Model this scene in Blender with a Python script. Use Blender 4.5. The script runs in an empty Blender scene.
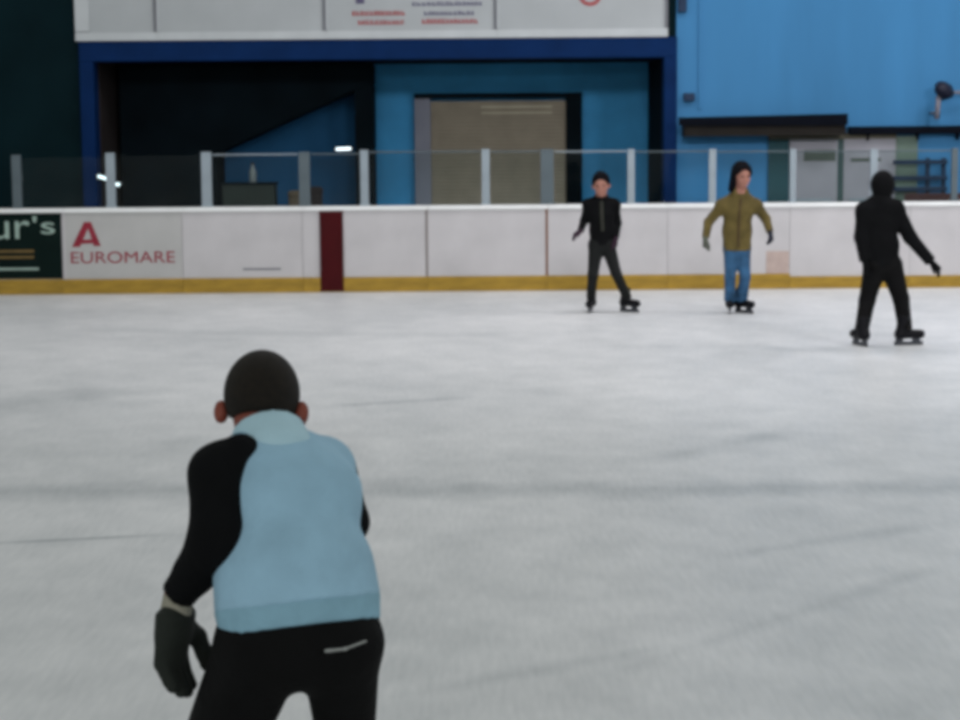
import bpy, bmesh, math, random
import numpy as np
from mathutils import Vector, Matrix

random.seed(4)
sc = bpy.context.scene
COL = sc.collection

# ------------------------------------------------------------------ camera
FPX, W, H = 1900.0, 960, 720
CAM = Vector((0, 0, 2.0))
PITCH = math.atan(228 / FPX)
RM = Matrix.Rotation(math.pi / 2 - PITCH, 3, 'X') @ Matrix.Rotation(math.radians(-0.45), 3, 'Z')
cd = bpy.data.cameras.new('camera')
cd.sensor_width = 36
cd.lens = FPX / W * 36
cam = bpy.data.objects.new('camera', cd)
cam.matrix_world = Matrix.Translation(CAM) @ RM.to_4x4()
COL.objects.link(cam)
sc.camera = cam


def ray(px, py):
    return RM @ Vector(((px - W / 2) / FPX, (H / 2 - py) / FPX, -1))


def at(px, py, Y):
    """survey: where the sight line to a point of the photo meets the upright plane at distance Y"""
    d = ray(px, py)
    return CAM + d * ((Y - CAM.y) / d.y)


def on_ice(px, py, z=0.0):
    d = ray(px, py)
    return CAM + d * ((z - CAM.z) / d.z)


# ------------------------------------------------------------------ materials
MATS = {}


def lin(c):
    return tuple(((v / 255) / 12.92 if v / 255 <= .04045 else ((v / 255 + .055) / 1.055) ** 2.4) for v in c)


def mat(name, rgb, rough=.7, var=.12, scale=8.0, bump=0.0, metal=0.0, spec=.3, stretch=(1, 1, 1), bscale=None):
    """painted / woven surface: base colour varied by a noise, optional bump"""
    if name in MATS:
        return MATS[name]
    m = bpy.data.materials.new(name)
    m.use_nodes = True
    nt = m.node_tree
    b = nt.nodes['Principled BSDF']
    b.inputs['Roughness'].default_value = rough
    b.inputs['Metallic'].default_value = metal
    b.inputs['Specular IOR Level'].default_value = spec
    tc = nt.nodes.new('ShaderNodeTexCoord')
    mp = nt.nodes.new('ShaderNodeMapping')
    mp.inputs['Scale'].default_value = stretch
    nz = nt.nodes.new('ShaderNodeTexNoise')
    nz.inputs['Scale'].default_value = scale
    nz.inputs['Detail'].default_value = 4
    cr = nt.nodes.new('ShaderNodeValToRGB')
    c = lin(rgb)
    cr.color_ramp.elements[0].position = .3
    cr.color_ramp.elements[1].position = .7
    cr.color_ramp.elements[0].color = (*[max(0, v * (1 - var)) for v in c], 1)
    cr.color_ramp.elements[1].color = (*[min(1, v * (1 + var)) for v in c], 1)
    L = nt.links.new
    L(tc.outputs['Object'], mp.inputs['Vector'])
    L(mp.outputs[0], nz.inputs['Vector'])
    L(nz.outputs[0], cr.inputs[0])
    L(cr.outputs[0], b.inputs['Base Color'])
    if bump:
        n2 = nt.nodes.new('ShaderNodeTexNoise')
        n2.inputs['Scale'].default_value = bscale or scale * 4
        n2.inputs['Detail'].default_value = 3
        bp = nt.nodes.new('ShaderNodeBump')
        bp.inputs['Strength'].default_value = bump
        bp.inputs['Distance'].default_value = .02
        L(mp.outputs[0], n2.inputs['Vector'])
        L(n2.outputs[0], bp.inputs['Height'])
        L(bp.outputs[0], b.inputs['Normal'])
    MATS[name] = m
    return m


def glow(name, rgb, strength):
    m = bpy.data.materials.new(name)
    m.use_nodes = True
    b = m.node_tree.nodes['Principled BSDF']
    b.inputs['Base Color'].default_value = (*lin(rgb), 1)
    b.inputs['Emission Color'].default_value = (*lin(rgb), 1)
    b.inputs['Emission Strength'].default_value = strength
    return m


def glass_mat():
    m = bpy.data.materials.new('clear acrylic')
    m.use_nodes = True
    nt = m.node_tree
    nt.nodes.remove(nt.nodes['Principled BSDF'])
    out = nt.nodes['Material Output']
    tr = nt.nodes.new('ShaderNodeBsdfTransparent')
    tr.inputs[0].default_value = (.90, .94, .94, 1)
    gl = nt.nodes.new('ShaderNodeBsdfGlossy')
    gl.inputs['Roughness'].default_value = .05
    fr = nt.nodes.new('ShaderNodeFresnel')
    fr.inputs[0].default_value = 1.45
    nz = nt.nodes.new('ShaderNodeTexNoise')
    nz.inputs['Scale'].default_value = 3
    ml = nt.nodes.new('ShaderNodeMath')
    ml.operation = 'MULTIPLY'
    mx = nt.nodes.new('ShaderNodeMixShader')
    nt.links.new(fr.outputs[0], ml.inputs[0])
    nt.links.new(nz.outputs[0], ml.inputs[1])
    m2 = nt.nodes.new('ShaderNodeMath')
    m2.operation = 'MULTIPLY'
    m2.inputs[1].default_value = .6
    nt.links.new(ml.outputs[0], m2.inputs[0])
    nt.links.new(m2.outputs[0], mx.inputs[0])
    nt.links.new(tr.outputs[0], mx.inputs[1])
    nt.links.new(gl.outputs[0], mx.inputs[2])
    nt.links.new(mx.outputs[0], out.inputs[0])
    return m


def ice_mat():
    m = bpy.data.materials.new('skated ice')
    m.use_nodes = True
    nt = m.node_tree
    N, L = nt.nodes.new, nt.links.new
    b = nt.nodes['Principled BSDF']
    tc = N('ShaderNodeTexCoord')
    sx = N('ShaderNodeSeparateXYZ')
    L(tc.outputs['Object'], sx.inputs[0])

    def noise(scale, stretch, detail=5, rot=0.0):
        mp = N('ShaderNodeMapping')
        mp.inputs['Scale'].default_value = stretch
        mp.inputs['Rotation'].default_value = (0, 0, rot)
        nz = N('ShaderNodeTexNoise')
        nz.inputs['Scale'].default_value = scale
        nz.inputs['Detail'].default_value = detail
        L(tc.outputs['Object'], mp.inputs['Vector'])
        L(mp.outputs[0], nz.inputs['Vector'])
        return nz.outputs[0]

    def mth(op, a, b_=None, clamp=False):
        n = N('ShaderNodeMath')
        n.operation = op
        n.use_clamp = clamp
        for i, v in enumerate((a, b_)):
            if v is None:
                continue
            if isinstance(v, (int, float)):
                n.inputs[i].default_value = v
            else:
                L(v, n.inputs[i])
        return n.outputs[0]

    def segment(p, q, wid, strength, rag):
        """a smeared skate groove or old rink line from p to q on the ice"""
        d = (q - p)
        ln = d.length
        d = d / ln
        n = Vector((-d.y, d.x))
        dist = mth('ABSOLUTE', mth('ADD', mth('ADD', mth('MULTIPLY', sx.outputs[0], n.x), mth('MULTIPLY', sx.outputs[1], n.y)), -(p.x * n.x + p.y * n.y)))
        dist = mth('ADD', dist, mth('MULTIPLY', mth('ADD', rag, -.5), wid * 1.4))
        along = mth('ADD', mth('ADD', mth('MULTIPLY', sx.outputs[0], d.x), mth('MULTIPLY', sx.outputs[1], d.y)), -(p.x * d.x + p.y * d.y))
        a = mth('SUBTRACT', 1.0, mth('DIVIDE', dist, wid), True)
        e = mth('MULTIPLY', mth('MULTIPLY', along, 3.0, True), mth('MULTIPLY', mth('SUBTRACT', ln, along), 3.0, True))
        return mth('MULTIPLY', mth('MULTIPLY', a, e), strength)

    big = noise(.55, (1, .7, 1), 6)
    mid = noise(3.2, (1, .8, 1), 6, .5)
    fine = noise(9, (4.5, .6, 1), 5, .9)
    fine2 = noise(9, (4.5, .6, 1), 5, -1.1)
    rag = noise(1.6, (1, 1, 1), 4)
    t = mth('MULTIPLY', mth('ADD', big, -.5), .62)
    t = mth('ADD', t, mth('MULTIPLY', mth('ADD', mid, -.5), .50))
    t = mth('ADD', t, mth('MULTIPLY', mth('ADD', fine, -.5), .26))
    t = mth('ADD', t, mth('MULTIPLY', mth('ADD', fine2, -.5), .26))
    dark = None

    def P(px, py):
        v = on_ice(px, py)
        return Vector((v.x, v.y))

    for p, q, w_, s_ in SEGS:
        s = segment(P(*p), P(*q), w_, s_, rag)
        dark = s if dark is None else mth('ADD', dark, s)
    t = mth('SUBTRACT', mth('ADD', t, .62), dark)
    cr = N('ShaderNodeValToRGB')
    cr.color_ramp.elements[0].position = .1
    cr.color_ramp.elements[0].color = (.36, .385, .40, 1)
    cr.color_ramp.elements[1].position = .95
    cr.color_ramp.elements[1].color = (.80, .80, .81, 1)
    L(t, cr.inputs[0])
    L(cr.outputs[0], b.inputs['Base Color'])
    b.inputs['Roughness'].default_value = .42
    b.inputs['Specular IOR Level'].default_value = .35
    b.inputs['IOR'].default_value = 1.31
    bp = N('ShaderNodeBump')
    bp.inputs['Strength'].default_value = .25
    bp.inputs['Distance'].default_value = .01
    L(t, bp.inputs['Height'])
    L(bp.outputs[0], b.inputs['Normal'])
    return m


SEGS = [
    ((-60, 492), (1020, 487), .34, .30),
    ((-40, 545), (182, 534), .045, .60),
    ((318, 407), (480, 397), .12, .40),
    ((-30, 412), (150, 385), .50, .22),
    ((640, 462), (800, 430), .25, .22),
    ((380, 700), (700, 640), .10, .18),
    ((560, 690), (960, 560), .09, .16),
    ((600, 345), (960, 352), .35, .16),
    ((60, 330), (520, 336), .30, .14),
    ((700, 560), (960, 520), .12, .18),
]

# ------------------------------------------------------------------ mesh helpers


def link(o, parent=None):
    COL.objects.link(o)
    if parent is not None:
        o.parent = parent
    return o


def finish(name, bm, m, parent=None, loc=None, smooth=False, bevel=0.0):
    """one mesh object; verts given in world coordinates, origin moved to loc (or the parent's origin)"""
    if bevel:
        bmesh.ops.bevel(bm, geom=list(bm.edges), offset=bevel, segments=2, affect='EDGES', profile=.6, clamp_overlap=True)
    bmesh.ops.recalc_face_normals(bm, faces=list(bm.faces))
    me = bpy.data.meshes.new(name)
    org = Vector((0, 0, 0))
    if parent is not None:
        p = parent
        while p is not None:
            org += p.location
            p = p.parent
    elif loc is not None:
        org = Vector(loc)
    bmesh.ops.translate(bm, verts=list(bm.verts), vec=-org)
    bm.to_mesh(me)
    bm.free()
    me.materials.append(m)
    if smooth:
        for f in me.polygons:
            f.use_smooth = True
    o = bpy.data.objects.new(name, me)
    if parent is None and loc is not None:
        o.location = loc
    return link(o, parent)


def add_box(bm, x0, x1, y0, y1, z0, z1):
    v = [bm.verts.new(p) for p in ((x0, y0, z0), (x1, y0, z0), (x1, y1, z0), (x0, y1, z0),
                                   (x0, y0, z1), (x1, y0, z1), (x1, y1, z1), (x0, y1, z1))]
    for f in ((0, 1, 2, 3), (4, 5, 6, 7), (0, 1, 5, 4), (1, 2, 6, 5), (2, 3, 7, 6), (3, 0, 4, 7)):
        bm.faces.new([v[i] for i in f])


def box(name, x0, x1, y0, y1, z0, z1, m, parent=None, bevel=0.0, loc=None):
    bm = bmesh.new()
    add_box(bm, x0, x1, y0, y1, z0, z1)
    return finish(name, bm, m, parent, loc, bevel=bevel)


def prism(name, pts, y0, y1, m, parent=None, loc=None, bevel=0.0):
    """polygon in (x, z) given thickness from y0 to y1"""
    bm = bmesh.new()
    a = [bm.verts.new((x, y0, z)) for x, z in pts]
    b = [bm.verts.new((x, y1, z)) for x, z in pts]
    n = len(pts)
    bm.faces.new(a)
    bm.faces.new(b[::-1])
    for i in range(n):
        bm.faces.new((a[i], a[(i + 1) % n], b[(i + 1) % n], b[i]))
    return finish(name, bm, m, parent, loc, bevel=bevel)


def tube(name, pts, r, m, parent=None, loc=None, seg=12):
    bm = bmesh.new()
    pts = [Vector(p) for p in pts]
    rings = []
    for i, p in enumerate(pts):
        d = (pts[min(i + 1, len(pts) - 1)] - pts[max(i - 1, 0)]).normalized()
        u = d.orthogonal().normalized() if abs(d.z) > .9 else d.cross(Vector((0, 0, 1))).normalized()
        v = d.cross(u)
        rr = r[i] if isinstance(r, (list, tuple)) else r
        rings.append([bm.verts.new(p + (u * math.cos(2 * math.pi * k / seg) + v * math.sin(2 * math.pi * k / seg)) * rr) for k in range(seg)])
    for a, b in zip(rings, rings[1:]):
        for k in range(seg):
            bm.faces.new((a[k], a[(k + 1) % seg], b[(k + 1) % seg], b[k]))
    bm.faces.new(rings[0])
    bm.faces.new(rings[-1][::-1])
    return finish(name, bm, m, parent, loc, smooth=True)


def structure(o):
    o['kind'] = 'structure'
    return o


def tag(o, label, cat, group=None):
    o['label'] = label
    o['category'] = cat
    if group:
        o['group'] = group
    return o


def thing(name, loc, label, cat, group=None):
    o = bpy.data.objects.new(name, None)
    o.empty_display_size = .1
    o.location = loc
    link(o)
    return tag(o, label, cat, group)


def sublabel(o, text):
    o['label'] = text
    return o


def text_mesh(name, body, x0, x1, z0, z1, y, m, parent):
    """flat lettering facing the ice, fitted to a rectangle, 3 mm thick"""
    cu = bpy.data.curves.new(name, 'FONT')
    cu.body = body
    cu.extrude = .0015
    tmp = bpy.data.objects.new(name, cu)
    COL.objects.link(tmp)
    bpy.context.view_layer.update()
    me = bpy.data.meshes.new_from_object(tmp.evaluated_get(bpy.context.evaluated_depsgraph_get()))
    bpy.data.objects.remove(tmp)
    bm = bmesh.new()
    bm.from_mesh(me)
    bpy.data.meshes.remove(me)
    xs = [v.co.x for v in bm.verts]
    ys = [v.co.y for v in bm.verts]
    for v in bm.verts:
        c = v.co.copy()
        v.co = (x0 + (c.x - min(xs)) / (max(xs) - min(xs)) * (x1 - x0), y - c.z, z0 + (c.y - min(ys)) / (max(ys) - min(ys)) * (z1 - z0))
    return finish(name, bm, m, parent)


# ------------------------------------------------------------------ solid fields for bodies and clothes


def npv(v):
    return np.array(v[:], dtype=np.float32)


class Field:
    """smooth union of rounded limbs and ellipsoids, meshed as one closed surface"""

    def __init__(self, k=.03):
        self.p = []
        self.k = k
        self.clips = []

    def limb(self, a, b, ra, rb, u=None, ratio=1.0, k=None, fa=False, fb=False):
        self.p.append(('l', npv(a), npv(b), ra, rb, None if u is None else npv(Vector(u).normalized()), ratio, self.k if k is None else k, fa, fb))
        return self

    def chain(self, pts, rs, u=None, ratio=1.0, k=None, fa=False, fb=False):
        n = len(pts)
        for i in range(n - 1):
            self.limb(pts[i], pts[i + 1], rs[i], rs[i + 1], u, ratio, k, fa and i == 0, fb and i == n - 2)
        return self

    def ell(self, c, r, axes=None, k=None):
        A = np.eye(3, dtype=np.float32) if axes is None else np.array([Vector(a)[:] for a in axes], dtype=np.float32)
        self.p.append(('e', npv(c), np.array(r, dtype=np.float32), A, self.k if k is None else k))
        return self

    def clip(self, point, normal):
        """keep the side the normal points away from"""
        self.clips.append((npv(point), npv(Vector(normal).normalized())))
        return self

    def grow(self, d):
        f = Field(self.k)
        f.clips = list(self.clips)
        for p in self.p:
            if p[0] == 'l':
                f.p.append(p[:3] + (p[3] + d, p[4] + d) + p[5:])
            else:
                f.p.append(p[:2] + (p[2] + d,) + p[3:])
        return f

    def mesh(self, h):
        lo, hi = np.full(3, 1e9), np.full(3, -1e9)
        bbs = []
        for p in self.p:
            if p[0] == 'l':
                r = max(p[3], p[4]) * max(1, p[6])
                l, g = np.minimum(p[1], p[2]) - r, np.maximum(p[1], p[2]) + r
            else:
                r = float(p[2].max())
                l, g = p[1] - r, p[1] + r
            bbs.append((l, g))
            lo, hi = np.minimum(lo, l), np.maximum(hi, g)
        lo = lo - 3 * h
        n = np.ceil((hi + 3 * h - lo) / h).astype(int) + 1
        ax = [(lo[i] + h * np.arange(n[i])).astype(np.float32) for i in range(3)]
        F = np.full(n, .5, dtype=np.float32)
        for p, (l, g) in zip(self.p, bbs):
            k = p[-1] if p[0] == 'e' else p[7]
            m = k + 3 * h
            i0 = np.clip(np.floor((l - m - lo) / h).astype(int), 0, n - 1)
            i1 = np.clip(np.ceil((g + m - lo) / h).astype(int) + 1, 1, n)
            X = ax[0][i0[0]:i1[0], None, None]
            Y = ax[1][None, i0[1]:i1[1], None]
            Z = ax[2][None, None, i0[2]:i1[2]]
            if p[0] == 'l':
                a, b, ra, rb, u, ratio = p[1:7]
                ba = b - a
                qx, qy, qz = X - a[0], Y - a[1], Z - a[2]
                L2 = float(ba @ ba) + 1e-12
                hh0 = (qx * ba[0] + qy * ba[1] + qz * ba[2]) / L2
                hh = np.clip(hh0, 0, 1)
                dx, dy, dz = qx - ba[0] * hh, qy - ba[1] * hh, qz - ba[2] * hh
                if u is not None and ratio != 1:
                    s = (dx * u[0] + dy * u[1] + dz * u[2]) * (1 / ratio - 1)
                    dx, dy, dz = dx + s * u[0], dy + s * u[1], dz + s * u[2]
                d = np.sqrt(dx * dx + dy * dy + dz * dz) - (ra + (rb - ra) * hh)
                ln = math.sqrt(L2)
                if p[8]:
                    d = np.maximum(d, -hh0 * ln)
                if p[9]:
                    d = np.maximum(d, (hh0 - 1) * ln)
            else:
                c, r, A = p[1:4]
                qx, qy, qz = X - c[0], Y - c[1], Z - c[2]
                k0 = k1 = 0
                for j in range(3):
                    t = qx * A[j][0] + qy * A[j][1] + qz * A[j][2]
                    k0 = k0 + (t / r[j]) ** 2
                    k1 = k1 + (t / r[j] ** 2) ** 2
                k0, k1 = np.sqrt(k0), np.sqrt(k1) + 1e-9
                d = k0 * (k0 - 1) / k1
            S = F[i0[0]:i1[0], i0[1]:i1[1], i0[2]:i1[2]]
            if k > 0:
                e = np.maximum(k - np.abs(S - d), 0) / k
                S[...] = np.minimum(S, d) - e * e * k * .25
            else:
                S[...] = np.minimum(S, d)
        for c, nn in self.clips:
            F = np.maximum(F, (ax[0][:, None, None] - c[0]) * nn[0] + (ax[1][None, :, None] - c[1]) * nn[1] + (ax[2][None, None, :] - c[2]) * nn[2])
        F = np.where(F == 0, 1e-7, F)
        return nets(F, lo, h)


def nets(F, lo, h):
    n = np.array(F.shape)
    ins = F < 0
    c = [(i, j, k) for i in (0, 1) for j in (0, 1) for k in (0, 1)]
    sl = lambda o: tuple(slice(o[i], n[i] - 1 + o[i]) for i in range(3))
    cnt = sum(ins[sl(o)].astype(np.int8) for o in c)
    mask = (cnt > 0) & (cnt < 8)
    idx = np.argwhere(mask)
    vid = np.full(mask.shape, -1, dtype=np.int64)
    vid[mask] = np.arange(len(idx))
    acc = np.zeros((len(idx), 3))
    num = np.zeros(len(idx))
    vals = {o: F[idx[:, 0] + o[0], idx[:, 1] + o[1], idx[:, 2] + o[2]] for o in c}
    for o in c:
        for a in range(3):
            if o[a]:
                continue
            q = list(o)
            q[a] = 1
            q = tuple(q)
            f0, f1 = vals[o], vals[q]
            cr = (f0 < 0) != (f1 < 0)
            t = f0[cr] / (f0[cr] - f1[cr])
            pt = np.tile(np.array(o, dtype=float), (len(t), 1))
            pt[:, a] += t
            acc[cr] += pt
            num[cr] += 1
    V = lo + h * (idx + acc / num[:, None])
    faces = []
    for a in range(3):
        b, d = (a + 1) % 3, (a + 2) % 3
        s0 = [slice(None)] * 3
        s1 = [slice(None)] * 3
        s0[a] = slice(0, n[a] - 1)
        s1[a] = slice(1, n[a])
        e0, e1 = ins[tuple(s0)], ins[tuple(s1)]
        g = np.argwhere(e0 != e1)
        g = g[(g[:, b] > 0) & (g[:, b] < n[b] - 1) & (g[:, d] > 0) & (g[:, d] < n[d] - 1)]
        fl = e0[g[:, 0], g[:, 1], g[:, 2]]

        def cell(db, dd):
            q = g.copy()
            q[:, b] -= db
            q[:, d] -= dd
            return vid[q[:, 0], q[:, 1], q[:, 2]]
        Q = np.stack([cell(1, 1), cell(0, 1), cell(0, 0), cell(1, 0)], 1)
        Q[~fl] = Q[~fl][:, ::-1]
        faces.append(Q)
    return V, np.concatenate(faces)


def solid(name, f, h, m, parent=None, loc=None):
    V, Q = f.mesh(h)
    org = Vector((0, 0, 0))
    p = parent
    while p is not None:
        org += p.location
        p = p.parent
    if parent is None and loc is not None:
        org = Vector(loc)
    me = bpy.data.meshes.new(name)
    me.from_pydata((V - np.array(org[:])).tolist(), [], Q.tolist())
    me.update()
    me.materials.append(m)
    me.polygons.foreach_set('use_smooth', np.ones(len(me.polygons), dtype=bool))
    o = bpy.data.objects.new(name, me)
    if parent is None and loc is not None:
        o.location = loc
    return link(o, parent)


# ------------------------------------------------------------------ setting
YB = 24.0            # face of the dasher boards
YP = 26.7            # portal frame and right hand wall
YR = 29.05           # back wall of the recess
ZB = 1.085           # top of boards

wall_blue = mat('bright blue painted sheet', (62, 124, 172), .6, .10, 2.0, .15, spec=.15, stretch=(1, 1, .15))
recess_blue = mat('blue painted block', (62, 150, 204), .75, .14, 1.6, .2)
dark_teal = mat('very dark teal wall', (11, 31, 36), .8, .18, 1.2, .15, spec=.05)  # near black teal for the left wall and the wall above the beam
navy = mat('navy painted steel', (10, 40, 84), .6, .14, 2.5, .1, spec=.05)
near_black = mat('near black paint and shade', (12, 22, 28), .8, .3, 1.5, .1, spec=.05)  # also carries the shade of recess side, soffit, casing and right jamb
concrete = mat('grey concrete', (110, 112, 112), .85, .2, 3, .2)
brown_dark = mat('dark brown side wall shade', (40, 34, 34), .8, .2, 2)

XL, XR = at(97, 130, YP).x, at(663, 130, YP).x       # inside faces of the portal posts
XLo, XRo = at(83, 130, YP).x, at(676, 130, YP).x
ZBEAM0, ZBEAM1 = at(480, 59, YP).z, at(480, 38.5, YP).z
XDARK = at(75, 20, YP).x

f = box('floor', -16, 16, -3, YB + .12, -.25, 0, ice_mat())
structure(f)
structure(box('floor_walkway', -16, 16, YB + .12, YR + .3, -.25, 0, concrete))
structure(box('wall_right', XRo, 16, YP, YP + .25, 0, 7.5, wall_blue))
structure(box('wall_left', -16, XLo, YP + .02, YP + .27, 0, 7.5, dark_teal))
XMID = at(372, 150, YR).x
structure(box('wall_recess_stair', XL - .2, XMID, YR, YR + .25, 0, 3.25, mat('blue block darkened by stair shade', (38, 88, 128), .8, .16, 1.6, .2, spec=.1)))  # recess wall darkened here: shade under the stairs put into the colour
structure(box('wall_recess', XMID, XR + .2, YR, YR + .25, 0, 3.25, recess_blue))
structure(box('wall_recess_left', XL - .2, XL, YP + .27, YR, 0, 3.25, brown_dark))  # side wall turned from the light, its shade put into the brown
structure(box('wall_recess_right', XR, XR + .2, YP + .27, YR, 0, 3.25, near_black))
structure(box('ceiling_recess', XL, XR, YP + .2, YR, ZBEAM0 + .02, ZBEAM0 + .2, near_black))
structure(box('wall_upper', XLo, XRo, YP + .06, YP + .27, ZBEAM1, 7.5, dark_teal))
structure(box('trim_1', XLo, XRo, YP - .12, YP + .2, ZBEAM0, ZBEAM1, navy, bevel=.012))
structure(box('trim_2', XLo, XL, YP - .12, YP + .2, 0, ZBEAM0, navy, bevel=.012))
structure(box('trim_3', XR, XRo, YP - .12, YP + .2, 0, ZBEAM0, navy, bevel=.012))

# stair casing in the dark left half of the recess: its sloping underside rises to the right
YS = YR - .95
pz = lambda px, py, Y: (at(px, py, Y).x, at(px, py, Y).z)
casing = [pz(118, 55, YS), pz(372, 53, YS), pz(372, 82, YS), (pz(216, 153, YS)), (pz(216, 153, YS)[0], 0), (pz(118, 55, YS)[0], 0)]
casing = [(x, min(z, ZBEAM0)) for x, z in casing]
structure(prism('wall_stairs', casing, YS, YR - .02, near_black, bevel=.006))  # panel covers shaded wall too; its near black stands for that shade
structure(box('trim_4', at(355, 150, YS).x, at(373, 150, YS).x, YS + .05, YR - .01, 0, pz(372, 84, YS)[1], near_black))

# roller shutter door in the recess
gd = mat('grey beige shutter slats', (150, 142, 126), .55, .10, 3, 0, metal=.1)
YD = YR - .12
x0, x1 = at(431, 150, YD).x, at(566, 150, YD).x
zt = at(490, 101, YD).z
d1 = bpy.data.objects.new('door_1', None)
d1.location = ((x0 + x1) / 2, YD, 0)
link(d1)
structure(d1)
bm = bmesh.new()
nsl = 44
for i in range(nsl):
    za, zb = zt * i / nsl, zt * (i + 1) / nsl
    zc = (za + zb) / 2
    v = [(x0, YD + .012, za), (x1, YD + .012, za), (x1, YD, zc), (x0, YD, zc)]
    w = [(x0, YD, zc), (x1, YD, zc), (x1, YD + .012, zb), (x0, YD + .012, zb)]
    for q in (v, w):
        bm.faces.new([bm.verts.new(p) for p in q])
bmesh.ops.remove_doubles(bm, verts=list(bm.verts), dist=1e-5)
bm2 = bm
finish('shutter', bm2, gd, d1)
pale = mat('lilac grey jamb paled by light', (128, 132, 146), .6, .1, 2)  # left jamb made paler to carry the light falling on it
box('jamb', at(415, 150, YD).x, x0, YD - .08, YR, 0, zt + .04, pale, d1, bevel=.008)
box('jamb', x1, at(582, 150, YD).x, YD - .08, YR, 0, zt + .04, near_black, d1, bevel=.008)  # other side of the frame, its shade put into the colour
box('lintel', at(415, 150, YD).x, at(582, 150, YD).x, YD - .1, YR, zt + .04, zt + .12, near_black, d1, bevel=.008)
lt = mat('light slat edge', (190, 184, 160), .5, .08, 3)
bm = bmesh.new()
for py in (107, 113):
    p = at(481, py, YD)
    q = at(552, py, YD)
    add_box(bm, p.x, q.x, YD - .015, YD + .02, p.z - .013, p.z + .013)
sublabel(finish('vent_slot', bm, lt, d1), 'two lighter slats near the top of the shutter')

# ------------------------------------------------------------------ sign panels above the beam
panel_grey = mat('off white sign sheet', (168, 173, 176), .55, .06, 1.5)
frame_grey = mat('light grey sign frame', (186, 191, 194), .45, .06, 3)
seam_dark = mat('grey joint', (112, 114, 120), .7, .1, 3)
ink_red = mat('faded red print', (158, 78, 80), .7, .15, 12)
ink_dark = mat('faded dark print', (88, 84, 112), .7, .15, 12)
ZP0, ZP1 = ZBEAM1, ZBEAM1 + 1.2
bounds = [75, 157, 326, 497, 668]
plabels = ['narrow blank off-white sign panel at the left end above the blue beam',
           'wide blank off-white sign panel left of the one with printed lines',
           'off-white sign panel with red and dark printed lines above the beam',
           'off-white sign panel with the bottom of a red ring at its top, right end']
YPN = YP - .13


def marks(name, px0, px1, py, hpx, m, parent, Y):
    """a row of small unreadable letter strokes"""
    bm = bmesh.new()
    rr = random.Random(int(px0 * 7 + py))
    x, z = at(px0, py, Y).x, at((px0 + px1) / 2, py, Y).z
    xe = at(px1, py, Y).x
    hh = hpx / 72 / 2
    while x < xe - .02:
        w_ = rr.uniform(.035, .06)
        if True:
            add_box(bm, x, min(x + w_, xe), Y - .004, Y + .002, z - hh, z - hh * .5)
            add_box(bm, x, x + .018, Y - .004, Y + .002, z - hh * .5, z + hh * rr.uniform(.6, 1))
            add_box(bm, x + w_ * .55, x + w_ * .55 + .014, Y - .004, Y + .002, z - hh * .5, z + hh * rr.uniform(.3, 1))
        x += w_ + .012
    return finish(name, bm, m, parent)


for i in range(4):
    xa, xb = at(bounds[i], 20, YPN).x, at(bounds[i + 1], 20, YPN).x
    t = thing('sign_panel', ((xa + xb) / 2, YPN, ZP0), plabels[i], 'sign', 'sign panels along the gallery front')
    box('sheet', xa + .002, xb - .002, YPN, YP + .04, ZP0 + .01, ZP1, panel_grey, t)
    bm = bmesh.new()
    fw = .10 if i == 0 else .03
    add_box(bm, xa, xa + (.2 if i == 0 else .022), YPN - .022, YPN + .03, ZP0 + .13, ZP1)
    add_box(bm, xa, xb - .002, YPN - .022, YPN + .03, ZP0, ZP0 + .11)
    sublabel(finish('frame', bm, frame_grey, t, bevel=.004), 'light grey frame strip')
    box('joint', xb - .045, xb - .002, YPN - .026, YPN + .02, ZP0 + .12, ZP1, seam_dark, t)
    if i == 2:
        for (a, b, y_, hp, m_) in ((352, 405, 13, 5, ink_red), (358, 403, 22, 5, ink_red), (412, 482, 3.5, 4, ink_dark),
                                   (424, 474, 13, 4, ink_dark), (422, 478, 21, 5, ink_red)):
            marks('lettering', a, b, y_, hp, m_, t, YPN - .002)
        c = at(360, 0, YPN)
        box('printed_mark', c.x - .06, c.x + .06, YPN - .005, YPN + .002, c.z - .05, c.z + .25, ink_dark, t)
    if i == 3:
        c = at(590, -6, YPN)
        bm = bmesh.new()
        n = 40
        R0, R1 = .11, .165
        vi = []
        for k in range(n):
            a = 2 * math.pi * k / n
            vi.append([bm.verts.new((c.x + r_ * math.cos(a), y_, c.z + r_ * math.sin(a))) for r_ in (R0, R1) for y_ in (YPN - .005, YPN + .002)])
        for k in range(n):
            a, b = vi[k], vi[(k + 1) % n]
            for p, q in ((0, 2), (2, 3), (3, 1), (1, 0)):
                bm.faces.new((a[p], a[q], b[q], b[p]))
        sublabel(finish('printed_ring', bm, ink_red, t), 'red printed ring')

# ------------------------------------------------------------------ dasher boards
board_white = mat('scuffed white board plastic', (184, 182, 184), .5, .07, 2.2, .08)
cap_white = mat('white cap rail plastic', (228, 230, 230), .4, .04, 3)
ochre = mat('dirty ochre kick plate', (152, 122, 44), .7, .22, 3.5, .15, stretch=(1, 1, 4))
maroon = mat('dark red line paint', (62, 4, 9), .7, .15, 4, spec=.15)
seam_m = mat('grey board joint', (128, 122, 120), .8, .1, 4)  # mid grey strip for the visible joint
rust = mat('brown stained joint', (120, 84, 66), .8, .2, 4)
advert_black = mat('black green advert film', (10, 25, 23), .7, .2, 3, spec=.06)
advert_grey = mat('light grey advert film', (172, 172, 171), .5, .05, 3)
advert_red = mat('dark pink red print', (138, 46, 60), .7, .12, 8, spec=.1)
advert_pale = mat('pale green white print', (146, 168, 158), .6, .1, 8)
advert_gold = mat('dull gold print', (104, 84, 44), .6, .15, 8)
patch = mat('pinkish brown scuff', (172, 155, 148), .7, .12, 6)  # pinkish brown rectangle low on the board beside its joint

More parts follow.
